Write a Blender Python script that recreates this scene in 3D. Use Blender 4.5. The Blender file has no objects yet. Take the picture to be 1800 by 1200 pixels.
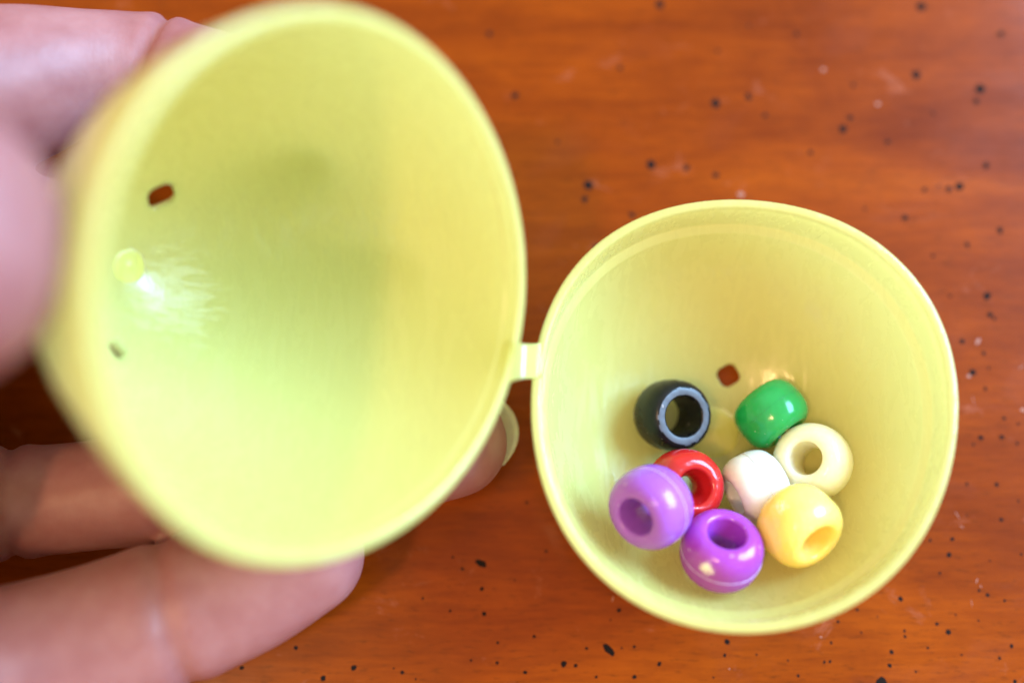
import bpy, bmesh, math, random
from mathutils import Vector, Matrix
import numpy as np

MM = 0.001
random.seed(7)
sc = bpy.context.scene
COL = sc.collection

# ------------------------------------------------------------------ camera
CAM_H = 121.75                     # mm above the table top
PITCH = math.radians(12.0)
cd = bpy.data.cameras.new("camera")
cam = bpy.data.objects.new("camera", cd)
COL.objects.link(cam)
cam.location = (0, 0, CAM_H * MM)
cam.rotation_euler = (PITCH, 0, 0)
cd.sensor_width = 36.0
cd.lens = 36.0
cd.clip_start = 0.002
cd.clip_end = 20.0
cd.dof.use_dof = True
cd.dof.focus_distance = 0.1115
cd.dof.aperture_fstop = 5.5
cd.dof.aperture_blades = 0
sc.camera = cam

# ------------------------------------------------------------------ world: dim warm room
world = bpy.data.worlds.new("World")
sc.world = world
world.use_nodes = True
bg = world.node_tree.nodes["Background"]
bg.inputs[0].default_value = (1.0, 0.82, 0.58, 1)
bg.inputs[1].default_value = 1.0

# ------------------------------------------------------------------ lights: window and room lamp
def area(name, direction, dist, size, size_y, energy, color, target=(5, 10, 10)):
    ld = bpy.data.lights.new(name, 'AREA')
    ld.shape = 'RECTANGLE'
    ld.size = size
    ld.size_y = size_y
    ld.energy = energy
    ld.color = color
    o = bpy.data.objects.new(name, ld)
    COL.objects.link(o)
    t = Vector(target) * MM
    d = Vector(direction).normalized()
    o.location = t + d * dist
    o.rotation_euler = d.to_track_quat('Z', 'Y').to_euler()
    return o

area("window_light", (0.74, 0.32, 0.53), 1.3, 0.85, 0.80, 54.0, (0.34, 0.64, 1.0))
area("room_lamp", (-0.36, -0.22, 1.0), 1.6, 0.14, 0.14, 9.5, (1.0, 0.58, 0.27))

sc.view_settings.view_transform = 'Standard'
sc.view_settings.look = 'None'
sc.view_settings.exposure = 0.27
sc.view_settings.gamma = 1.0
sc.cycles.max_bounces = 14
sc.cycles.diffuse_bounces = 8
sc.cycles.transmission_bounces = 8
sc.cycles.use_denoising = True
sc.cycles.sample_clamp_indirect = 6.0

# ------------------------------------------------------------------ helpers (all shapes are built in mm)
FPX = 1800.0
ROT = Matrix.Rotation(PITCH, 3, 'X')

def at(px, py, h):
    """point h mm above the table seen at photograph pixel px, py"""
    d = ROT @ Vector(((px - 900) / FPX, -(py - 600) / FPX, -1.0))
    t = (h - CAM_H) / d.z
    return Vector((0, 0, CAM_H)) + d * t

def link(name, me, mat=None, parent=None, smooth=True):
    o = bpy.data.objects.new(name, me)
    COL.objects.link(o)
    if mat is not None:
        me.materials.clear()
        me.materials.append(mat)
    if smooth:
        for p in me.polygons:
            p.use_smooth = True
    if parent is not None:
        o.parent = parent
    return o

def mesh(name, verts, faces):
    me = bpy.data.meshes.new(name)
    me.from_pydata([tuple(v) for v in verts], [], faces)
    me.update()
    return me

def empty(name, loc=(0, 0, 0)):
    o = bpy.data.objects.new(name, None)
    o.empty_display_size = 0.005
    o.location = loc
    COL.objects.link(o)
    return o

def tag(o, label=None, cat=None, group=None, kind=None):
    if label: o['label'] = label
    if cat: o['category'] = cat
    if group: o['group'] = group
    if kind: o['kind'] = kind
    return o

def lathe(profile, n=128, closed=True, rad=None):
    """profile: list of (r, z); rad(angle, z) multiplies r. closed = profile is a loop"""
    V, F = [], []
    m = len(profile)
    idx = []
    for (r, z) in profile:
        if r < 1e-6:
            V.append((0, 0, z)); idx.append([len(V) - 1] * n)
            continue
        row = []
        for k in range(n):
            a = 2 * math.pi * k / n
            q = r * (rad(a, z) if rad else 1.0)
            V.append((q * math.cos(a), q * math.sin(a), z)); row.append(len(V) - 1)
        idx.append(row)
    for i in range(m if closed else m - 1):
        A, B = idx[i], idx[(i + 1) % m]
        for k in range(n):
            k2 = (k + 1) % n
            f = [A[k], A[k2], B[k2], B[k]]
            g = []
            for q in f:
                if q not in g: g.append(q)
            if len(g) > 2: F.append(g)
    return V, F

# ------------------------------------------------------------------ node helpers
def new_mat(name):
    m = bpy.data.materials.new(name)
    m.use_nodes = True
    nt = m.node_tree
    for n in list(nt.nodes): nt.nodes.remove(n)
    out = nt.nodes.new("ShaderNodeOutputMaterial")
    return m, nt, out

def N(nt, typ, **kw):
    n = nt.nodes.new(typ)
    for k, v in kw.items():
        if k.startswith('i_'):
            n.inputs[k[2:].replace('_', ' ')].default_value = v
        else:
            setattr(n, k, v)
    return n

def noise(nt, vec, scale, detail=4, rough=0.55, dist=0.0):
    n = nt.nodes.new("ShaderNodeTexNoise")
    n.inputs['Scale'].default_value = scale
    n.inputs['Detail'].default_value = detail
    n.inputs['Roughness'].default_value = rough
    n.inputs['Distortion'].default_value = dist
    nt.links.new(vec, n.inputs['Vector'])
    return n.outputs['Fac']

def ramp(nt, fac, stops):
    r = nt.nodes.new("ShaderNodeValToRGB")
    e = r.color_ramp.elements
    while len(e) < len(stops): e.new(0.5)
    for i, (p, c) in enumerate(stops):
        e[i].position = p
        e[i].color = c if len(c) == 4 else (*c, 1)
    nt.links.new(fac, r.inputs[0])
    return r.outputs[0]

def mapr(nt, fac, a, b, c, d):
    m = nt.nodes.new("ShaderNodeMapRange")
    for i, v in enumerate((a, b, c, d)): m.inputs[i + 1].default_value = v
    nt.links.new(fac, m.inputs[0])
    return m.outputs[0]

def mixc(nt, fac, a, b, blend='MIX'):
    m = nt.nodes.new("ShaderNodeMix")
    m.data_type = 'RGBA'; m.blend_type = blend
    for s, v in ((m.inputs[0], fac), (m.inputs[6], a), (m.inputs[7], b)):
        if isinstance(v, (int, float)): s.default_value = v
        elif isinstance(v, tuple): s.default_value = v if len(v) == 4 else (*v, 1)
        else: nt.links.new(v, s)
    return m.outputs[2]

def bump(nt, h, strength, dist, normal=None):
    b = nt.nodes.new("ShaderNodeBump")
    b.inputs['Strength'].default_value = strength
    b.inputs['Distance'].default_value = dist
    nt.links.new(h, b.inputs['Height'])
    if normal is not None: nt.links.new(normal, b.inputs['Normal'])
    return b.outputs[0]

def obj_coords(nt, scale=(1, 1, 1), rot=(0, 0, 0)):
    tc = nt.nodes.new("ShaderNodeTexCoord")
    mp = nt.nodes.new("ShaderNodeMapping")
    mp.inputs['Scale'].default_value = scale
    mp.inputs['Rotation'].default_value = rot
    nt.links.new(tc.outputs['Object'], mp.inputs['Vector'])
    return mp.outputs[0]

# ------------------------------------------------------------------ materials
def wood_material():
    m, nt, out = new_mat("varnished_wood")
    L = nt.links
    c_long = obj_coords(nt, (9, 60, 9), (0, 0, math.radians(-3)))
    c_fine = obj_coords(nt, (130, 1100, 130), (0, 0, math.radians(-3)))
    c = obj_coords(nt, (1, 1, 1))
    g1 = noise(nt, c_long, 1.0, 5, 0.6, 0.6)
    g2 = noise(nt, c_fine, 1.0, 4, 0.65, 0.3)
    g3 = noise(nt, obj_coords(nt, (35, 70, 35)), 1.0, 4, 0.6, 1.2)
    base = ramp(nt, g1, [(0.26, (0.120, 0.016, 0.0004)), (0.5, (0.210, 0.035, 0.0005)), (0.74, (0.275, 0.053, 0.0007))])
    base = mixc(nt, 1.0, base, ramp(nt, g2, [(0.3, (0.82, 0.76, 0.72)), (0.6, (1.06, 1.06, 1.06))]), 'MULTIPLY')
    base = mixc(nt, 1.0, base, ramp(nt, g3, [(0.3, (0.80, 0.72, 0.66)), (0.65, (1.10, 1.12, 1.12))]), 'MULTIPLY')
    pr = noise(nt, obj_coords(nt, (420, 2600, 420), (0, 0, math.radians(-3))), 1.0, 3, 0.7, 0.2)
    base = mixc(nt, mapr(nt, pr, 0.56, 0.70, 0.0, 0.55), base, (0.07, 0.014, 0.0008))
    # tiny specks of the distressed finish
    v = nt.nodes.new("ShaderNodeTexVoronoi"); v.inputs['Scale'].default_value = 260
    v.feature = 'F1'
    L.new(c, v.inputs['Vector'])
    sep = nt.nodes.new("ShaderNodeSeparateColor"); L.new(v.outputs['Color'], sep.inputs[0])
    size = mapr(nt, sep.outputs[0], 0.72, 1.0, 0.0, 0.085)
    lt = N(nt, "ShaderNodeMath", operation='SUBTRACT'); L.new(size, lt.inputs[0]); L.new(v.outputs['Distance'], lt.inputs[1])
    sp = mapr(nt, lt.outputs[0], 0.0, 0.03, 0.0, 0.8)
    base = mixc(nt, sp, base, (0.018, 0.010, 0.008))
    # worn varnish: patches that are duller and slightly pale
    wn = noise(nt, obj_coords(nt, (55, 80, 55), (0, 0, 0.3)), 1.0, 6, 0.62, 0.8)
    wear = mapr(nt, wn, 0.56, 0.66, 0.0, 1.0)
    wc = mapr(nt, noise(nt, obj_coords(nt, (150, 190, 150), (0, 0, -0.5)), 1.0, 7, 0.75, 0.6), 0.60, 0.74, 0.0, 0.55)
    base = mixc(nt, wc, base, (0.34, 0.115, 0.07))
    b = N(nt, "ShaderNodeBsdfPrincipled")
    L.new(base, b.inputs['Base Color'])
    rg = mapr(nt, wear, 0, 1, 0.34, 0.5)
    L.new(rg, b.inputs['Roughness'])
    b.inputs['Specular IOR Level'].default_value = 0.08
    b.inputs['Coat Weight'].default_value = 0.10
    cr_ = mapr(nt, wn, 0.45, 0.62, 0.09, 0.22)
    L.new(cr_, b.inputs['Coat Roughness'])
    hb = noise(nt, obj_coords(nt, (220, 260, 220)), 1.0, 5, 0.7)
    nrm = bump(nt, g2, 0.25, 0.00006)
    nrm = bump(nt, hb, 0.35, 0.00008, nrm)
    L.new(nrm, b.inputs['Normal'])
    L.new(b.outputs[0], out.inputs[0])
    return m

def egg_material(glare_at=None):
    m, nt, out = new_mat("yellow_translucent_plastic" if glare_at is None else "glare_painted_yellow_plastic")
    L = nt.links
    c = obj_coords(nt)
    n1 = noise(nt, c, 90, 3, 0.5)
    col = mixc(nt, n1, (0.91, 0.925, 0.29), (0.93, 0.945, 0.33))
    glare_m = None
    if glare_at is not None:      # streaky pale patch near the tip: glare on fine scratches, painted in
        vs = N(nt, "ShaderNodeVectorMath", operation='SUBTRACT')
        L.new(c, vs.inputs[0]); vs.inputs[1].default_value = tuple(v * MM for v in glare_at)
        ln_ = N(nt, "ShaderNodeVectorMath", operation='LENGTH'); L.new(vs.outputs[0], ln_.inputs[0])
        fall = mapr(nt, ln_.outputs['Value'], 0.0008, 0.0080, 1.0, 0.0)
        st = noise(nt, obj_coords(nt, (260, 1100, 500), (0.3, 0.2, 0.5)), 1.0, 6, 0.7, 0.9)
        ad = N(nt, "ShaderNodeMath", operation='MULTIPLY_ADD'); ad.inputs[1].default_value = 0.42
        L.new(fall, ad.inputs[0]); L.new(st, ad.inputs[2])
        glare_m = mapr(nt, ad.outputs[0], 0.68, 0.98, 0.0, 0.55)
        col = mixc(nt, glare_m, col, (0.90, 0.95, 0.74))
    tcol = (0.99, 0.965, 0.56)
    d = N(nt, "ShaderNodeBsdfDiffuse"); L.new(col, d.inputs[0])
    t = N(nt, "ShaderNodeBsdfTranslucent"); t.inputs[0].default_value = (*tcol, 1)
    mx = N(nt, "ShaderNodeMixShader"); mx.inputs[0].default_value = 0.66
    L.new(d.outputs[0], mx.inputs[1]); L.new(t.outputs[0], mx.inputs[2])
    g = N(nt, "ShaderNodeBsdfGlossy")
    sc_ = noise(nt, obj_coords(nt, (700, 160, 300), (0.2, 0.3, 0.5)), 1.0, 5, 0.65, 0.5)
    L.new(mapr(nt, sc_, 0.42, 0.6, 0.16, 0.40), g.inputs['Roughness'])
    g.inputs[0].default_value = (1, 1, 1, 1)
    fr = N(nt, "ShaderNodeFresnel"); fr.inputs[0].default_value = 1.48
    if glare_m is not None:
        L.new(mapr(nt, glare_m, 0, 1, 0.66, 0.35), mx.inputs[0])
    mx2 = N(nt, "ShaderNodeMixShader")
    fm = N(nt, "ShaderNodeMath", operation='MULTIPLY'); fm.inputs[1].default_value = 1.0
    L.new(fr.outputs[0], fm.inputs[0]); L.new(fm.outputs[0], mx2.inputs[0])
    L.new(mx.outputs[0], mx2.inputs[1]); L.new(g.outputs[0], mx2.inputs[2])
    nb = noise(nt, c, 450, 3, 0.6)
    nr_ = bump(nt, nb, 0.25, 0.00012)
    nr_ = bump(nt, sc_, 0.2, 0.00005, nr_)
    gn = bump(nt, sc_, 0.8, 0.00010, nr_)
    for s in (d, t): L.new(nr_, s.inputs['Normal'])
    L.new(gn, g.inputs['Normal'])
    L.new(mx2.outputs[0], out.inputs[0])
    return m

def bead_material(name, col, sss=0.5, rough=0.16, radius=(1, .6, .6), chip=None, chip_r=0.9, scale=0.0012, mottled=0.12, spec=0.5):
    m, nt, out = new_mat(name)
    L = nt.links
    c = obj_coords(nt)
    n = noise(nt, c, 420, 4, 0.6)
    dark = tuple(x * (1 - mottled) for x in col); lite = tuple(min(1, x * (1 + mottled) + 0.01) for x in col)
    base = mixc(nt, n, dark, lite)
    # small pale flecks of dust and wear
    fl = noise(nt, c, 1500, 2, 0.5)
    fm = mapr(nt, fl, 0.71, 0.76, 0, 0.35)
    base = mixc(nt, fm, base, (0.75, 0.72, 0.74))
    b = N(nt, "ShaderNodeBsdfPrincipled")
    rgh = mapr(nt, n, 0.3, 0.7, rough, rough + 0.1)
    if chip is not None:
        tc = nt.nodes.new("ShaderNodeTexCoord")
        vd = N(nt, "ShaderNodeVectorMath", operation='DISTANCE')
        L.new(tc.outputs['Object'], vd.inputs[0])
        vd.inputs[1].default_value = tuple(x * MM for x in chip)
        nn = noise(nt, c, 2600, 5, 0.9)
        a = N(nt, "ShaderNodeMath", operation='MULTIPLY_ADD')
        a.inputs[1].default_value = 0.0042; a.inputs[2].default_value = -0.0021
        L.new(nn, a.inputs[0])
        s = N(nt, "ShaderNodeMath", operation='ADD'); L.new(vd.outputs['Value'], s.inputs[0]); L.new(a.outputs[0], s.inputs[1])
        k = mapr(nt, s.outputs[0], chip_r * MM * 0.75, chip_r * MM, 1, 0)
        base = mixc(nt, k, base, (0.85, 0.82, 0.74))
        rr = N(nt, "ShaderNodeMath", operation='MULTIPLY_ADD'); rr.inputs[1].default_value = 0.4
        L.new(k, rr.inputs[0]); L.new(rgh, rr.inputs[2]); rgh = rr.outputs[0]
    L.new(base, b.inputs['Base Color'])
    L.new(rgh, b.inputs['Roughness'])
    b.inputs['Specular IOR Level'].default_value = spec
    b.inputs['Subsurface Weight'].default_value = sss
    b.inputs['Subsurface Radius'].default_value = radius
    b.inputs['Subsurface Scale'].default_value = scale
    L.new(bump(nt, n, 0.3, 0.00004), b.inputs['Normal'])
    L.new(b.outputs[0], out.inputs[0])
    return m

def plain(name, col, rough=0.4, sss=0.0, spec=0.5):
    m, nt, out = new_mat(name)
    b = N(nt, "ShaderNodeBsdfPrincipled")
    c = obj_coords(nt)
    n = noise(nt, c, 900, 3, 0.6)
    nt.links.new(mixc(nt, n, tuple(x * 0.8 for x in col), tuple(min(1, x * 1.15) for x in col)), b.inputs['Base Color'])
    b.inputs['Roughness'].default_value = rough
    b.inputs['Specular IOR Level'].default_value = spec
    if sss:
        b.inputs['Subsurface Weight'].default_value = sss
        b.inputs['Subsurface Scale'].default_value = 0.0008
    nt.links.new(b.outputs[0], out.inputs[0])
    return m

def skin_material():
    m, nt, out = new_mat("skin")
    L = nt.links
    c = obj_coords(nt)
    n1 = noise(nt, c, 60, 4, 0.6)
    n2 = noise(nt, c, 260, 4, 0.6)
    base = ramp(nt, n1, [(0.32, (0.245, 0.080, 0.082)), (0.5, (0.30, 0.122, 0.122)), (0.68, (0.35, 0.165, 0.165))])
    base = mixc(nt, 1.0, base, ramp(nt, n2, [(0.35, (0.93, 0.84, 0.84)), (0.6, (1.04, 1.03, 1.03))]), 'MULTIPLY')
    b = N(nt, "ShaderNodeBsdfPrincipled")
    L.new(base, b.inputs['Base Color'])
    b.inputs['Roughness'].default_value = 0.48
    b.inputs['Specular IOR Level'].default_value = 0.4
    b.inputs['Subsurface Weight'].default_value = 0.45
    b.inputs['Subsurface Radius'].default_value = (1.0, 0.36, 0.22)
    b.inputs['Subsurface Scale'].default_value = 0.0022
    # fine skin lines across the fingers
    ln = noise(nt, obj_coords(nt, (1700, 420, 700), (0, 0, 0.25)), 1.0, 4, 0.6, 0.4)
    v = nt.nodes.new("ShaderNodeTexVoronoi"); v.inputs['Scale'].default_value = 1500; v.feature = 'DISTANCE_TO_EDGE'
    L.new(c, v.inputs['Vector'])
    nr_ = bump(nt, ln, 0.3, 0.00012)
    nr_ = bump(nt, v.outputs['Distance'], 0.2, 0.00005, nr_)
    L.new(nr_, b.inputs['Normal'])
    L.new(b.outputs[0], out.inputs[0])
    return m

M_WOOD = wood_material()
M_EGG = egg_material()
M_SKIN = skin_material()
M_NAIL = plain("nail", (0.62, 0.58, 0.42), 0.25, 0.3)
M_STRESS = plain("whitened_plastic", (0.80, 0.82, 0.72), 0.35, 0.2)
M_SPECK = plain("dark_finish_speck", (0.010, 0.006, 0.005), 0.8, spec=0.1)
M_SCUFF = plain("pale_scuff", (0.30, 0.13, 0.09), 0.6)

# ------------------------------------------------------------------ table top
def build_table():
    root = empty("table")
    tag(root, "orange brown varnished wooden table top with small dark specks", "table")
    bm = bmesh.new()
    x0, x1, y0, y1 = -330, 330, -240, 330
    nx, ny = 22, 19
    bmesh.ops.create_grid(bm, x_segments=nx, y_segments=ny, size=0.5)
    for v in bm.verts:
        v.co.x = x0 + (v.co.x + .5) * (x1 - x0); v.co.y = y0 + (v.co.y + .5) * (y1 - y0); v.co.z = 0
    r = bmesh.ops.extrude_face_region(bm, geom=bm.faces[:])
    for g in r['geom']:
        if isinstance(g, bmesh.types.BMVert): g.co.z = -24
    bmesh.ops.recalc_face_normals(bm, faces=bm.faces[:])
    me = bpy.data.meshes.new("table_top"); bm.to_mesh(me); bm.free()
    link("table_top", me, M_WOOD, root, smooth=False)
    # specks of the distressed finish: (px, py, radius px) in the photograph
    S = """1258 182 9,1316 170 6,1610 132 8,1723 157 8,1716 178 5,1145 290 8,1207 295 5,1258 308 5,1035 325 8,1028 350 6,1111 378 5,
    1482 227 7,1495 207 5,1620 12 8,1160 8 7,1733 291 5,1687 328 7,1668 332 5,1625 333 4,1591 383 5,1758 405 5,905 168 6,1050 435 6,1500 150 4,
    1425 268 4,1345 203 4,1520 367 3,1262 90 3,980 250 3,1735 520 6,1740 553 5,1748 560 3,1691 600 4,1710 654 7,1729 621 4,1732 683 4,
    1738 647 3,1765 735 4,1761 768 5,1724 769 5,1711 781 3,1788 779 3,1593 480 3,1790 745 3,1760 913 4,1674 947 4,1668 975 5,1635 949 3,
    1795 974 3,1652 1007 3,1583 1052 5,1507 1071 3,1647 1096 3.5,1667 1110 5.5,1590 1108 3,1591 1118 3,1567 1145 4,1564 1169 4,1778 1135 4,
    1757 1156 3,1473 1092 3,1514 1111 2,1461 1129 3,1449 1163 3,1459 1162 3,1403 1187 3,1549 1198 10,1736 1045 4,1721 1037 3,1766 1055 3,
    1784 1197 4,1752 851 4,1631 1138 2.5,847 1034 4,851 1078 4.5,791 1073 2.5,796 979 3,622 1173 6,568 1191 5,707 1181 4,991 1166 6,
    1012 1169 4,1031 1139 3,874 1164 3,923 1181 4,939 1118 3,875 1129 3,1088 1072 4.5,1073 1089 2,1115 1136 3,1093 1138 2,1159 1166 4,
    1115 1189 4,1048 1189 3,520 1138 4,425 1173 4,926 883 3,905 1019 2,743 1051 2.5,828 1160 2.5,692 1174 2,731 1193 2,540 1087 4,813 999 3,
    960 968 3,1278 1127 5,1274 1151 3.5,1254 1190 2,1700 905 2,1720 1090 2,1690 1150 2,1610 1180 2,1330 1150 2,1385 1160 2,1790 880 3,
    860 60 5,1090 120 4,1400 60 4,1560 250 4,1640 200 3,1760 60 5,1700 430 4,1640 450 3,1670 520 3,1700 850 3,1740 985 2,1655 880 2,1680 1080 2"""
    V, F = [], []
    def blob(cx, cy, rx, ry, rot, z=0.012):
        n = 11; b = len(V)
        V.append((cx, cy, z + 0.02))
        for k in range(n):
            a = 2 * math.pi * k / n
            q = 1 + random.uniform(-.16, .16)
            x, y = rx * q * math.cos(a), ry * q * math.sin(a)
            V.append((cx + x * math.cos(rot) - y * math.sin(rot), cy + x * math.sin(rot) + y * math.cos(rot), z))
        for k in range(n): F.append((b, b + 1 + k, b + 1 + (k + 1) % n))
    for s in S.replace("\n", "").split(","):
        x, y, r = map(float, s.split())
        p = at(x, y, 0)
        mmr = r / 14.6 * (0.88 if y > 600 else 1.15)
        blob(p.x, p.y, mmr * random.uniform(.95, 1.15), mmr * random.uniform(.8, 1), random.uniform(0, 3))
    p = at(1070, 1141, 0); blob(p.x, p.y, 0.95, 0.42, math.radians(-45))
    p = at(846, 990, 0); blob(p.x, p.y, 0.7, 0.4, -0.4)
    sp = link("finish_speck", mesh("finish_speck", V, F), M_SPECK, root)
    tag(sp, kind="stuff")
    # pale scuffs and dents in the varnish
    V.clear(); F.clear()
    for (x, y, rx, ry, a) in ((1719, 600, .42, .22, 1.0), (1711, 703, .6, .035, -1.4), (1703, 661, .25, .2, 0), (1683, 905, .05, .45, .5), (1690, 925, .3, .05, -.6),
                              (1717, 1020, .3, .07, 1.2), (1724, 1030, .2, .05, -1.2), (1443, 1119, .14, .1, 0), (1543, 183, .3, .25, 0), (1302, 342, .42, .3, 0),
                              (1447, 123, .3, .25, .4), (1798, 720, .3, .2, 0), (1282, 1175, .12, .08, 0), (1077, 1052, .35, .07, 1.3), (1708, 1060, .4, .03, -1.5), (1795, 645, .4, .05, .6)):
        p = at(x, y, 0); blob(p.x, p.y, rx, ry, a, 0.009)
    sf = link("scuff_mark", mesh("scuff_mark", V, F), M_SCUFF, root)
    tag(sf, kind="stuff")
    return root

build_table()

# ------------------------------------------------------------------ hinged plastic egg, lying open
def unit(v): return Vector(v).normalized()

def fourier(data, order, R0=22.0):
    a = np.radians([d[0] for d in data]); r = np.array([d[1] for d in data]) / R0 - 1
    A = [np.ones_like(a)]
    for k in range(1, order + 1): A += [np.cos(k * a), np.sin(k * a)]
    A = np.array(A).T
    c = np.linalg.solve(A.T @ A + np.diag([0.01] + [0.004 * (1 + (k // 2) ** 2) for k in range(1, A.shape[1])]), A.T @ r)
    def f(x):
        s = c[0]
        for k in range(1, order + 1): s += c[2 * k - 1] * math.cos(k * x) + c[2 * k] * math.sin(k * x)
        return float(s)
    return f

Z0 = CAM_H
R_C = Vector((23.198, 15.508, Z0 - 102.252)); R_N = unit((-0.0349, 0.0449, 0.9984))
L_C = Vector((-12.982, 20.808, Z0 - 79.382)); L_N = unit((0.762, -0.241, 0.601))
R_U, R_V = Vector((-0.9994, 0.0, -0.035)), Vector((-0.0016, -0.999, 0.0449))
L_U, L_V = Vector((-0.642, -0.159, 0.750)), Vector((-0.085, -0.957, -0.276))
R_PTS = [(-165.4, 21.97), (-147.3, 22.55), (-130.7, 22.7), (-115.9, 22.41), (-103.4, 22.04), (-90.8, 21.85), (-73.4, 22.12), (-56.2, 22.28), (-38.7, 22.11), (-19.2, 21.48), (-4.5, 21.31), (12.8, 21.45), (30.1, 21.93), (48.8, 22.6), (65.4, 22.75), (83.5, 22.45), (93.2, 22.3), (104.4, 22.3), (122.3, 21.95), (141.4, 21.3), (160.2, 21.2), (177.6, 21.61)]
L_PTS = [(0.6, 21.71), (12.2, 21.76), (22.3, 22.03), (31.9, 22.13), (42.9, 22.2), (52.5, 22.08), (63.1, 22.0), (78.0, 22.15), (86.9, 22.01), (99.6, 21.94), (110.1, 21.95), (127.4, 22.4), (146.1, 22.5), (161.6, 22.6), (173.0, 22.5), (184.3, 22.1), (198.6, 22.0), (213.1, 22.1), (227.0, 21.9), (242.6, 21.8), (262.1, 22.0), (271.8, 22.13), (283.4, 22.13), (290.4, 22.11), (297.3, 22.0), (308.7, 21.83), (317.3, 21.97), (326.5, 22.15), (334.1, 22.35), (342.5, 22.31), (351.1, 21.96)]
R_RAD, L_RAD = fourier(R_PTS, 4), fourier(L_PTS, 5)

R_HI, R_HO = 18.3, 19.35
L_HI, L_HO = 34.0, 35.1

def r_in(s):   # inner wall of the blunt half
    return 20.7 * math.sqrt(max(0, 1 - min(1, s / R_HI) ** 2.3))
def r_out(s):
    return 22.0 * math.sqrt(max(0, 1 - min(1, s / R_HO) ** 2.4))
def l_in(s):
    return 20.9 * max(0, 1 - min(1, s / L_HI) ** 1.7) ** 0.6
def l_out(s):
    return 22.0 * max(0, 1 - min(1, s / L_HO) ** 1.75) ** 0.6

def deform(radf, a, s, HO):
    k = 1 + radf(a) * max(0, 1 - s / HO)
    if HO > 30:   # the thin wall gives way under the fingers on its outer side
        d = math.degrees(a)
        d = (d + 180) % 360 - 180
        k -= 0.05 * math.exp(-((d + 14) / 17) ** 2) * math.exp(-((s - 13) / 9) ** 2)
        k -= 0.03 * math.exp(-((d - 44) / 18) ** 2) * math.exp(-((s - 13) / 9) ** 2)
    return k

def wall_hit(px, py, C, U, V_, Nn, fn, H, radf, HO):
    """where the line of sight through a photograph pixel meets the far wall of a half; returns local coords and world point"""
    o_ = Vector((0, 0, Z0)); d = (at(px, py, 0) - o_).normalized()
    last = None
    t = 30.0
    while t < 150:
        p = o_ + d * t; q = p - C
        x, y, z = q.dot(U), q.dot(V_), q.dot(Nn)
        if z < 0 and -z < H and math.hypot(x, y) < fn(-z) * deform(radf, math.atan2(y, x), -z, HO): last = (Vector((x, y, z)), p)
        t += 0.05
    return last

def half_profile(fi, fo, HI, HO, lip, lip_r, step):
    """loop from the inner apex up the inside, over the rim and down the outside"""
    P = []
    n = 44
    for i in range(n + 1):
        t = i / n * math.pi / 2
        s = lip + step + (HI - lip - step) * math.cos(t)
        P.append((fi(s) if i else 0.0, -s))
    P.append((lip_r - 0.12, -lip - step * 0.35)); P.append((lip_r, -lip))
    for q in (0.8, 0.6, 0.4, 0.2): P.append((lip_r + 0.02, -lip * q))
    P += [(lip_r + 0.06, -0.2), (lip_r + 0.16, -0.06), (lip_r + 0.32, 0.0), (21.72, 0.0), (21.9, -0.06), (22.0, -0.22), (22.02, -0.6), (22.0, -1.0)]
    for i in range(n + 1):
        t = math.pi / 2 * i / n
        s = 1.2 + (HO - 1.2) * math.sin(t)
        P.append((fo(s) if i < n else 0.0, -s))
    return P

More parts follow.
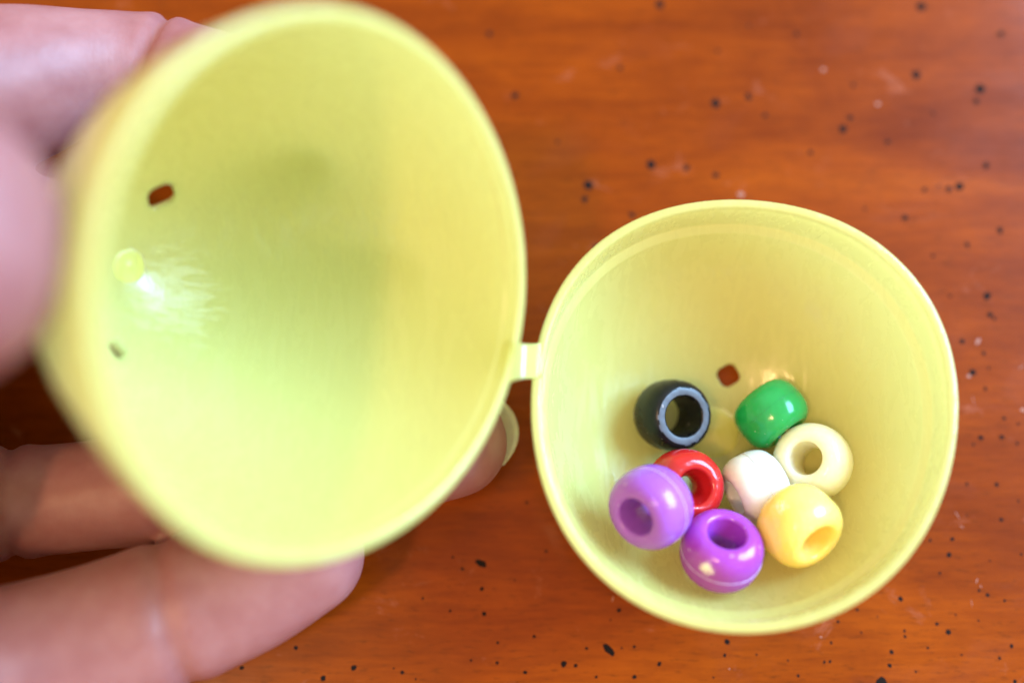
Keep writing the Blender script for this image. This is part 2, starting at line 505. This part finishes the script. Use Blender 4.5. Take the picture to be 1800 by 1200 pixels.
def make_half(name, C, U, V_, Nn, fi, fo, HI, HO, lip, lip_r, step, radf, hole_off, label, parent):
    P = half_profile(fi, fo, HI, HO, lip, lip_r, step)
    def rad(a, z): return deform(radf, a, -z, HO)
    V, F = lathe(P, 144, closed=False, rad=rad)
    me = mesh(name, V, F)
    bm = bmesh.new(); bm.from_mesh(me)
    bmesh.ops.remove_doubles(bm, verts=bm.verts[:], dist=1e-4)
    bmesh.ops.recalc_face_normals(bm, faces=bm.faces[:])
    bm.to_mesh(me); bm.free()
    mt = M_EGG
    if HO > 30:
        mt = egg_material(glare_at=wall_hit(305, 520, C, U, V_, Nn, fi, HI, radf, HO)[1])
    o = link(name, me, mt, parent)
    # two small holes near the tip, on the line of the hinge axis
    first = None
    for hp in hole_off:
        if hp is None:
            p = Vector((-first.x, -first.y, first.z))
        else:
            p = wall_hit(hp[0], hp[1], C, U, V_, Nn, fi, HI, radf, HO)[0]
            first = first or p
        s0 = -p.z; e = 0.05
        rdir = Vector((p.x, p.y, 0)).normalized()
        tang = (rdir * (fi(s0 + e) - fi(s0 - e)) + Vector((0, 0, -2 * e))).normalized()
        nrm = rdir.cross(Vector((0, 0, 1))).cross(tang).normalized()
        cv, cf = [], []
        n = 20
        sd = nrm.cross(tang).normalized()
        q = Matrix(((tang.x, sd.x, nrm.x), (tang.y, sd.y, nrm.y), (tang.z, sd.z, nrm.z)))
        stretch = 1.0 if HO < 30 else (1.2 if hp[1] < 500 else 1.2)
        if nrm.dot(rdir) < 0: q = q @ Matrix.Diagonal((1, 1, -1))
        for z in (-1.2, 3):
            for k in range(n):
                a = 2 * math.pi * k / n
                rr = (1.3 if HO < 30 else (1.3 if hp[1] < 500 else 0.85)) * (1 + 0.07 * math.cos(4 * a)) * (1 + (0.28 if HO > 30 else 0.1) * z)
                cv.append(p + q @ Vector((rr * stretch * math.cos(a), rr * math.sin(a), z)))
        cf = [tuple(range(n))[::-1], tuple(range(n, 2 * n))] + [(k, (k + 1) % n, n + (k + 1) % n, n + k) for k in range(n)]
        cme = mesh("cutter", cv, cf)
        bc = bmesh.new(); bc.from_mesh(cme); bmesh.ops.recalc_face_normals(bc, faces=bc.faces[:]); bc.to_mesh(cme); bc.free()
        cut = link("cutter", cme, None, None)
        md = o.modifiers.new("cut", 'BOOLEAN'); md.operation = 'DIFFERENCE'; md.object = cut; md.solver = 'EXACT'
        bpy.context.view_layer.update()
        dg = bpy.context.evaluated_depsgraph_get()
        nm = bpy.data.meshes.new_from_object(o.evaluated_get(dg))
        o.modifiers.clear()
        o.data = nm
        bpy.data.objects.remove(cut)
    for p_ in o.data.polygons: p_.use_smooth = True
    MX = Matrix(((U.x, V_.x, Nn.x, C.x), (U.y, V_.y, Nn.y, C.y), (U.z, V_.z, Nn.z, C.z), (0, 0, 0, 1)))
    if MX.to_3x3().determinant() < 0: o.data.flip_normals()
    o.data.transform(MX)
    tag(o, label)
    # raised round gate mark left by the mould at the tip
    dp = [(0, 0.28), (0.35, 0.26), (0.7, 0.18), (1.2, 0.14), (1.9, 0.16), (2.4, 0.17), (2.75, 0.13), (2.95, 0.04), (3.05, -0.06), (3.05, -0.5), (0, -0.5)]
    k_ = 1.0 if HO < 30 else 0.6
    dV, dF = lathe([(r * k_, z * k_) for r, z in dp], 40, closed=False)
    dm = mesh("moulding_disc", dV, dF)
    dm.transform(MX @ Matrix.Translation((0, 0, -fi_depth(fi, HI, 3.0 * k_))))
    link("moulding_disc", dm, M_EGG, o)
    return o, MX

def fi_depth(fi, HI, r):
    a, b = 0.0, HI
    for _ in range(50):
        m_ = (a + b) / 2
        if fi(m_) > r: a = m_
        else: b = m_
    return a

egg = empty("plastic_egg")
tag(egg, "yellow translucent hinged plastic egg held open, beads in its right half", "plastic egg")
half_r, MX_R = make_half("egg_half", R_C, R_U, R_V, R_N, r_in, r_out, R_HI, R_HO, 4.6, 20.95, 0.45, R_RAD, ((1280, 660), None),
                         "blunt half standing on the table with beads inside", egg)
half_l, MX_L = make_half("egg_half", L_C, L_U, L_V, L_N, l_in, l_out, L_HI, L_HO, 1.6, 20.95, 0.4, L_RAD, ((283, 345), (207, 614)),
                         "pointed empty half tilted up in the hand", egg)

# hinge strap between the two rims
def ring_point(C, U, V_, Nn, radf, a, r, z):
    q = r * (1 + radf(a))
    return C + U * (q * math.cos(a)) + V_ * (q * math.sin(a)) + Nn * z

def build_hinge():
    # nearest rim points to the strap in either half
    bl = min((ring_point(L_C, L_U, L_V, L_N, L_RAD, math.radians(k), 22, -0.3) for k in range(120, 240)), key=lambda p: (p - at(914, 634, p.z)).length)
    br = min((ring_point(R_C, R_U, R_V, R_N, R_RAD, math.radians(k), 22, -0.3) for k in range(-70, 70)), key=lambda p: (p - at(938, 637, p.z)).length)
    yl = unit(L_V); yr = unit(R_V)
    n, V, F = 16, [], []
    p0 = bl - L_U * -0.9 * -1; 
    p0 = bl + L_U * 0.7; p3 = br + R_U * -0.7
    p1 = bl - L_U * 0.7 - L_N * 0.2; p2 = br + R_U * 0.9 - R_N * 0.2
    w = 1.75
    for i in range(n + 1):
        t = i / n
        c = p0 * (1 - t) ** 3 + p1 * 3 * t * (1 - t) ** 2 + p2 * 3 * t * t * (1 - t) + p3 * t ** 3
        d = (p1 - p0) * 3 * (1 - t) ** 2 + (p2 - p1) * 6 * t * (1 - t) + (p3 - p2) * 3 * t * t
        y = (yl * (1 - t) + yr * t).normalized()
        up = d.cross(y).normalized()
        if up.z < 0: up = -up
        th = 0.42 - 0.2 * math.exp(-((t - 0.5) / 0.13) ** 2)
        ww = w * (1 + 0.10 * abs(2 * t - 1) ** 2)
        for sy, su in ((-1, 1), (-.93, 1.0), (.93, 1.0), (1, 1), (1, -1), (-1, -1)):
            V.append(c + y * ww * sy + up * th * (su * (0.7 if abs(sy) == 1 and su == 1 else 1)))
    for i in range(n):
        for k in range(6):
            a, b = i * 6 + k, i * 6 + (k + 1) % 6
            F.append((a, b, b + 6, a + 6))
    F.append(tuple(range(6))[::-1]); F.append(tuple(range(n * 6, n * 6 + 6)))
    me = mesh("hinge_strap", V, F)
    bm = bmesh.new(); bm.from_mesh(me); bmesh.ops.recalc_face_normals(bm, faces=bm.faces[:]); bm.to_mesh(me); bm.free()
    hs = link("hinge_strap", me, M_EGG, egg, smooth=False)
    # whitened crease where the plastic has been bent, and a thin ridge on either side of it
    V, F = [], []
    rows = 5
    for i in range(rows):
        t = 0.36 + 0.16 * i / (rows - 1)
        c = p0 * (1 - t) ** 3 + p1 * 3 * t * (1 - t) ** 2 + p2 * 3 * t * t * (1 - t) + p3 * t ** 3
        d = (p1 - p0) * 3 * (1 - t) ** 2 + (p2 - p1) * 6 * t * (1 - t) + (p3 - p2) * 3 * t * t
        y = (yl * (1 - t) + yr * t).normalized(); up = d.cross(y).normalized()
        if up.z < 0: up = -up
        th = 0.42 - 0.2 * math.exp(-((t - 0.5) / 0.13) ** 2) + 0.03 + 0.05 * math.sin(math.pi * i / (rows - 1)) + (-0.12 if i in (0, rows - 1) else 0)
        for sy in (-1, -.8, -.4, 0, .4, .8, 1):
            V.append(c + y * w * sy * 1.0 + up * (th - (0.14 if abs(sy) == 1 else 0)) + d.normalized() * 0.05 * math.sin(sy * 9))
    for i in range(rows - 1):
        for k in range(6):
            F.append((i * 7 + k, i * 7 + k + 1, i * 7 + k + 8, i * 7 + k + 7))
    link("bent_crease", mesh("bent_crease", V, F), M_STRESS, hs)
build_hinge()

# ------------------------------------------------------------------ beads
BEADS = [
 ('red', [18.9, 7.8, -112.9], [0.25, -0.10, 0.96], (8.2, 5.8, 3.7),
  "red pony bead with its hole facing up, half under a purple bead"),
 ('black', [18.33, 16.13, -116.5], [0.334, -0.171, 0.927], (8.2, 5.74, 4.55),
  "black pony bead with a pale reflection tint around its hole"),
 ('white', [26.9, 7.68, -113.51], [-0.916, -0.395, 0.064], (8.1, 5.67, 3.65),
  "bright white pony bead on its side between the red and cream beads"),
 ('cream', [33.29, 10.6, -113.63], [-0.54, 0.06, 0.84], (8.4, 5.88, 3.6),
  "milky cream pony bead directly below the green bead"),
 ('green', [29.43, 16.14, -115.51], [0.564, -0.798, 0.212], (8.1, 5.67, 3.65),
  "glossy green pony bead lying on its side"),
 ('purple_left', [14.31, 5.3, -106.94], [-0.65, -0.41, 0.64], (8.5, 5.95, 3.9),
  "purple pony bead leaning over the red bead, hole facing lower left"),
 ('purple_bottom', [21.84, 0.89, -109.05], [0.069, 0.614, 0.787], (8.5, 5.95, 3.9),
  "purple pony bead with a white chip on its seam, lowest in the egg"),
 ('yellow', [30.18, 3.47, -109.19], [0.429, -0.627, 0.65], (8.6, 6.02, 3.87),
  "yellow pony bead with a pale chip, beside the white bead"),
]
M_BEAD = {
 'red': bead_material("red_plastic", (0.50, 0.010, 0.012), 0.4, 0.14, (1, .1, .1)),
 'black': bead_material("black_plastic", (0.002, 0.004, 0.006), 0.0, 0.24, mottled=0.1, spec=0.25),
 'white': bead_material("white_plastic", (0.74, 0.76, 0.76), 0.5, 0.14, (1, 1, 1)),
 'cream': bead_material("cream_plastic", (0.82, 0.80, 0.58), 0.95, 0.13, (1, .9, .6), scale=0.0030),
 'green': bead_material("green_plastic", (0.006, 0.33, 0.075), 0.35, 0.13, (.2, 1, .4), mottled=0.2),
 'purple_left': bead_material("purple_plastic", (0.31, 0.085, 0.52), 0.6, 0.17, (.7, .2, 1.0)),
 'purple_bottom': bead_material("chipped_purple_plastic", (0.33, 0.045, 0.43), 0.6, 0.15, (.7, .2, 1.0), chip=None),
 'yellow': None,
}
M_END_SHEEN = bead_material("black_end_painted_sheen", (0.075, 0.09, 0.12), 0.0, 0.36, mottled=0.4)  # pale blue-grey colour stands in for the window reflected in the end face
M_SEAM = bead_material("pale_purple_seam", (0.62, 0.40, 0.78), 0.3, 0.35)

def bead_profile(D, h, hole, sharp=False, pinch=0.28):
    R = D / 2; a = hole / 2; re = 0.365 * D if sharp else a + 0.55
    P = []
    n = 26
    for i in range(n + 1):
        t = -math.cos(math.pi * i / n)
        P.append((re + (R - re) * (max(0, 1 - abs(t) ** 2.7) ** (0.5 if sharp else 0.54)), t * h / 2))
    er = 0.28 if sharp else 0.5
    ez = 0.22 if sharp else 0.5
    m_ = 8
    for i in range(1, m_ + 1):
        q = math.pi / 2 * i / m_
        P.append((a + er - er * math.sin(q), h / 2 - ez + ez * math.cos(q)))
    for i in range(1, 6): P.append((a - (0.06 if sharp else pinch) * math.sin(math.pi * i / 6), (h / 2 - ez) * (1 - 2 * i / 6)))
    for i in range(m_, 0, -1):
        q = math.pi / 2 * i / m_
        P.append((a + er - er * math.sin(q), -(h / 2 - ez + ez * math.cos(q))))
    return P

def build_bead(nm, c, ax, dim, label):
    c = Vector(c) + Vector((0, 0, Z0)); ax = unit(ax)
    q = ax.to_track_quat('Z', 'Y')
    root = None
    V, F = lathe(bead_profile(*dim, sharp=(nm == 'black'), pinch=0.75 if nm == 'red' else 0.28), 72, closed=True)
    V = [Vector(v) * (1 + 0.004 * math.sin(7 * v[0] + 3 * v[2])) for v in V]
    me = mesh("bead", V, F)
    bm = bmesh.new(); bm.from_mesh(me); bmesh.ops.recalc_face_normals(bm, faces=bm.faces[:]); bm.to_mesh(me); bm.free()
    def local(px, py):   # surface point under a photograph pixel, in the bead's own space
        o_ = Vector((0, 0, Z0)); d = (at(px, py, 0) - o_).normalized()
        inv = q.to_matrix().transposed()
        lo, ld = inv @ (o_ - c), inv @ d
        t = -lo.dot(ld) - dim[0] / 2 * 0.9
        return tuple(lo + ld * t)
    mat = M_BEAD[nm]
    if nm == 'purple_bottom':
        mat = bead_material("chipped_purple_plastic", (0.33, 0.045, 0.43), 0.6, 0.15, (.7, .2, 1.0), chip=local(1240, 1002), chip_r=0.75)
    if nm == 'yellow':
        mat = bead_material("yellow_plastic", (0.90, 0.70, 0.18), 0.8, 0.14, (1, .7, .2), chip=local(1368, 886), chip_r=0.75, scale=0.0018)
    o = link("bead", me, mat)
    if nm == 'black':      # flat moulded end: its bright reflection is painted as a pale tint
        me.materials.append(M_END_SHEEN)
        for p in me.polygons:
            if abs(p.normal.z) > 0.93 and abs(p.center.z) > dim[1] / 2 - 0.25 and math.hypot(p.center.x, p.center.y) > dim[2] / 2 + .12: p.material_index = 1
    o.rotation_mode = 'QUATERNION'
    o.rotation_quaternion = q
    o.location = c
    tag(o, label, "bead", "pony beads inside the egg half")
    if nm in ('purple_left', 'purple_bottom', 'green', 'white'):
        # mould parting line around the middle
        r0 = dim[0] / 2
        sz = 0.05 if nm.startswith('purple') else 0.03
        off = 0.0 if nm != 'purple_left' else -0.1
        sp = [(r0 - 0.15, -sz * 1.5), (r0 + sz * .7, -sz * .8), (r0 + sz, 0), (r0 + sz * .7, sz * .8), (r0 - 0.15, sz * 1.5)]
        sV, sF = lathe([(r, z + off) for r, z in sp], 72, closed=True)
        link("mould_seam", mesh("mould_seam", sV, sF), M_SEAM if nm.startswith('purple') else mat, o)
    return o

for b in BEADS: build_bead(*b)

# ------------------------------------------------------------------ the hand that holds the left half
def capsule_chain(bm, pts, sub=20):
    """pts: (Vector, radius, squash) -> overlapping rings and balls; joined later by a voxel remesh"""
    for i in range(len(pts) - 1):
        (a, ra), (b, rb) = pts[i][:2], pts[i + 1][:2]
        d = (b - a); L_ = d.length; d.normalize()
        q = d.to_track_quat('Z', 'Y').to_matrix()
        n = 24; rows = []
        prof = []
        for k in range(7):
            t = math.pi / 2 * (1 - k / 6)
            prof.append((ra * math.cos(t), -ra * math.sin(t)))
        for k in range(7):
            t = math.pi / 2 * k / 6
            prof.append((rb * math.cos(t), L_ + rb * math.sin(t)))
        for (r, z) in prof:
            if r < 1e-5:
                rows.append([bm.verts.new(a + q @ Vector((0, 0, z)))] * n); continue
            rows.append([bm.verts.new(a + q @ Vector((r * math.cos(2 * math.pi * k / n), r * math.sin(2 * math.pi * k / n), z))) for k in range(n)])
        for A, B in zip(rows[:-1], rows[1:]):
            for k in range(n):
                f = []
                for v in (A[k], A[(k + 1) % n], B[(k + 1) % n], B[k]):
                    if v not in f: f.append(v)
                if len(f) > 2: bm.faces.new(f)

def spline(pts, n=6):
    out = []
    P = [pts[0]] + pts + [pts[-1]]
    for i in range(1, len(P) - 2):
        for k in range(n):
            t = k / n
            def cr(a, b, c, d): return 0.5 * ((2 * b) + (c - a) * t + (2 * a - 5 * b + 4 * c - d) * t * t + (3 * b - a - 3 * c + d) * t ** 3)
            out.append((cr(P[i - 1][0], P[i][0], P[i + 1][0], P[i + 2][0]), cr(P[i - 1][1], P[i][1], P[i + 1][1], P[i + 2][1])))
    out.append(pts[-1])
    return out

FING = {
 'thumb': [(at(-900, 760, 34), 13), (at(-700, 660, 42), 11.5), (at(-470, 560, 50), 10.2), (at(-300, 480, 56), 10.0), (at(-165, 430, 58.0), 10.0)],
 'index': [(at(-420, 330, 26), 11), (at(-180, 200, 24), 10), (at(20, 150, 20), 8.4), (at(150, 118, 18), 6.2), (at(280, 128, 15), 6.3), (at(430, 165, 12), 7.2), (at(545, 265, 10.5), 6.9)],
 'middle': [(at(-480, 560, 24), 12), (at(-200, 500, 22), 9.5), (at(-30, 440, 17), 8.8), (at(120, 450, 12), 8.0), (at(300, 480, 8.5), 7.4), (at(520, 480, 7.8), 7.0), (at(720, 478, 9.5), 6.5)],
 'ring': [(at(-470, 800, 22), 12), (at(-260, 870, 24), 9.5), (at(-70, 885, 13), 6.6), (at(60, 880, 8.5), 6.1), (at(230, 862, 7.5), 6.2), (at(450, 835, 7.3), 6.6), (at(650, 806, 7.3), 6.6), (at(795, 778, 7.6), 6.2)],
 'pinky': [(at(-450, 1090, 18), 12), (at(-250, 1190, 24), 9.5), (at(-80, 1200, 19), 8.8), (at(110, 1150, 15), 8.2), (at(300, 1078, 13), 7.6), (at(430, 1030, 12), 7.1), (at(535, 975, 11.5), 6.4)],
}
def touch(px, py, r):
    lp, wp = wall_hit(px, py, L_C, L_U, L_V, L_N, l_out, L_HO, L_RAD, L_HO)
    s0 = -lp.z; rd = Vector((lp.x, lp.y, 0)).normalized()
    tg = (rd * (l_out(s0 + .05) - l_out(s0 - .05)) + Vector((0, 0, -.1))).normalized()
    n = rd.cross(Vector((0, 0, 1))).cross(tg).normalized()
    if n.dot(rd) < 0: n = -n
    w = L_U * n.x + L_V * n.y + L_N * n.z
    return wp + w * (r - 0.6)

def build_hand():
    FING['index'][-1] = (touch(548, 285, 6.4), 6.4)
    FING['middle'][-1] = (touch(715, 480, 6.2), 6.2)
    FING['index'][-2] = (touch(430, 270, 6.8) * 0.6 + FING['index'][-2][0] * 0.4, 6.8)
    FING['middle'][-2] = (touch(590, 470, 6.6), 6.6)
    bm = bmesh.new()
    ch = {}
    for k, p in FING.items():
        ch[k] = spline(p, 5)
        capsule_chain(bm, ch[k])
    # palm and wrist, out of the picture to the left
    for a, ra, b, rb in ((at(-420, 330, 26), 13, at(-900, 520, 22), 15), (at(-480, 500, 24), 13, at(-900, 640, 22), 16),
                         (at(-470, 800, 22), 12, at(-900, 780, 22), 16), (at(-450, 1090, 18), 12, at(-900, 900, 20), 15),
                         (at(-900, 520, 22), 15, at(-1500, 740, 26), 17), (at(-900, 640, 22), 16, at(-1500, 800, 26), 18), (at(-900, 780, 22), 16, at(-1500, 840, 26), 18), (at(-900, 980, 20), 14, at(-1500, 880, 26), 17),
                         (at(-1500, 740, 26), 17, at(-2600, 900, 32), 20), (at(-1500, 860, 26), 17, at(-2600, 1060, 32), 20)):
        capsule_chain(bm, [(a, ra), (b, rb)])
    me = bpy.data.meshes.new("hand"); bm.to_mesh(me); bm.free()
    o = link("hand", me, M_SKIN)
    md = o.modifiers.new("r", 'REMESH'); md.mode = 'VOXEL'; md.voxel_size = 0.62; md.adaptivity = 0
    sm = o.modifiers.new("s", 'SMOOTH'); sm.iterations = 7; sm.factor = 0.6
    bpy.context.view_layer.update()
    dg = bpy.context.evaluated_depsgraph_get()
    nm = bpy.data.meshes.new_from_object(o.evaluated_get(dg))
    o.modifiers.clear(); o.data = nm
    n = len(nm.vertices)
    co = np.empty(n * 3); nm.vertices.foreach_get('co', co); co = co.reshape(-1, 3)
    nr = np.empty(n * 3); nm.vertices.foreach_get('normal', nr); nr = nr.reshape(-1, 3)
    # creases: (centre, direction across the finger axis, width, depth)
    def crease(p, along, w, depth, reach=9.0, ahead=None):
        nonlocal co
        p = np.array(p); a = np.array(unit(along))
        d = co - p
        s = d @ a
        near = np.exp(-(np.linalg.norm(d - np.outer(s, a), axis=1) / reach) ** 6)
        g = np.exp(-(s / w) ** 2) * near
        bul = (np.exp(-((s - 2.2 * w) / (1.7 * w)) ** 2) + np.exp(-((s + 2.2 * w) / (1.7 * w)) ** 2)) * near
        co = co + nr * (-depth * g + depth * 0.35 * bul)[:, None]
    cr = at(310, 1075, 13); crease(cr, at(450, 1020, 12) - at(200, 1095, 14), 1.0, 0.5, 10)
    crease(at(275, 125, 15), (1, -0.25, -0.2), 0.7, 0.7, 9)
    crease(at(25, 878, 9), (1, 0.12, -0.3), 0.7, 0.7, 8)
    crease(at(-20, 440, 22), (1, 0.1, -0.4), 0.8, 0.5, 9)
    # press the skin against the outside of the egg instead of through it
    C, U, V_, Nn = (np.array(x) for x in (L_C, L_U, L_V, L_N))
    for it in range(3):
        q = co - C
        z = q @ Nn; x = q @ U; y = q @ V_
        r = np.hypot(x, y); s = np.clip(-z, 0, L_HO)
        ang = np.arctan2(y, x)
        k = np.array([deform(L_RAD, t, ss, L_HO) if rr < 30 and ss > 0 else 1.0 for t, ss, rr in zip(ang, s, r)])
        prof = 22.0 * np.clip(1 - (s / L_HO) ** 1.75, 0, 1) ** 0.6 * k
        ins = (z < 0.8) & (-z < L_HO + .1) & (r < prof + 0.08)
        # outward direction: gradient of the implicit egg
        gx, gy, gz = x / np.maximum(r, .1), y / np.maximum(r, .1), -np.clip(s / L_HO, 0, 1) ** 1.2 * 1.1
        # stretch out along the line from the egg's inner axis point
        tgt = np.sqrt(np.maximum(prof + 0.1, 0.5)) 
        dirn = gx[:, None] * U + gy[:, None] * V_ + gz[:, None] * Nn
        dirn /= np.linalg.norm(dirn, axis=1)[:, None]
        step = np.where(ins, (prof + 0.1 - r), 0)
        cosn = 1 / np.sqrt(1 + gz ** 2)
        co = co + dirn * (step * np.where(it < 2, cosn, 1 / cosn))[:, None]
    # rest on the table, not in it
    co[:, 2] = np.where(co[:, 2] < 0.15, 0.15 + 0.02 * np.tanh(co[:, 2]), co[:, 2])
    nm.vertices.foreach_set('co', co.reshape(-1)); nm.update()
    for p in nm.polygons: p.use_smooth = True
    tag(o, "left hand with curled fingers holding the tilted egg half from below", "hand")
    # fingernail showing past the tip of the ring finger, seen from the pad side
    tip, prev = at(800, 764, 7.6), at(650, 802, 7.3)
    d = unit(tip - prev); side = unit(d.cross(Vector((0, 0, 1)))); up = side.cross(d)
    V, F = [], []
    nu, nv = 16, 14
    for layer in (0, 1):
        for i in range(nu + 1):
            for j in range(nv + 1):
                u = i / nu; v = -1 + 2 * j / nv
                ln = -4.5 + u * (11.6 - 2.6 * abs(v) ** 2.2)
                wv = 4.9 * v * (1 - 0.10 * u)
                hgt = -5.0 + 2.6 * abs(v) ** 2 - 0.9 * 0 - 0.035 * (ln - 2) ** 2 * -1 + (0.38 if layer else 0)
                V.append(tip + d * ln + side * wv + up * hgt)
    W = (nu + 1) * (nv + 1)
    for i in range(nu):
        for j in range(nv):
            a = i * (nv + 1) + j
            F.append((a, a + 1, a + nv + 2, a + nv + 1)); F.append((W + a, W + a + nv + 1, W + a + nv + 2, W + a + 1))
    edge = [i * (nv + 1) for i in range(nu + 1)] + [nu * (nv + 1) + j for j in range(1, nv + 1)] + [i * (nv + 1) + nv for i in range(nu - 1, -1, -1)] + [j for j in range(nv - 1, 0, -1)]
    for a, b in zip(edge, edge[1:] + edge[:1]): F.append((b, a, W + a, W + b))
    me = mesh("fingernail", V, F)
    bm = bmesh.new(); bm.from_mesh(me); bmesh.ops.recalc_face_normals(bm, faces=bm.faces[:]); bm.to_mesh(me); bm.free()
    link("fingernail", me, M_NAIL, o)
build_hand()

# ------------------------------------------------------------------ bring everything from mm to metres
done = set()
for o in COL.all_objects:
    if o.type == 'MESH' and o.data.name not in done:
        done.add(o.data.name); o.data.transform(Matrix.Scale(MM, 4)); o.data.update()
    if o.type == 'MESH': o.location = o.location * MM
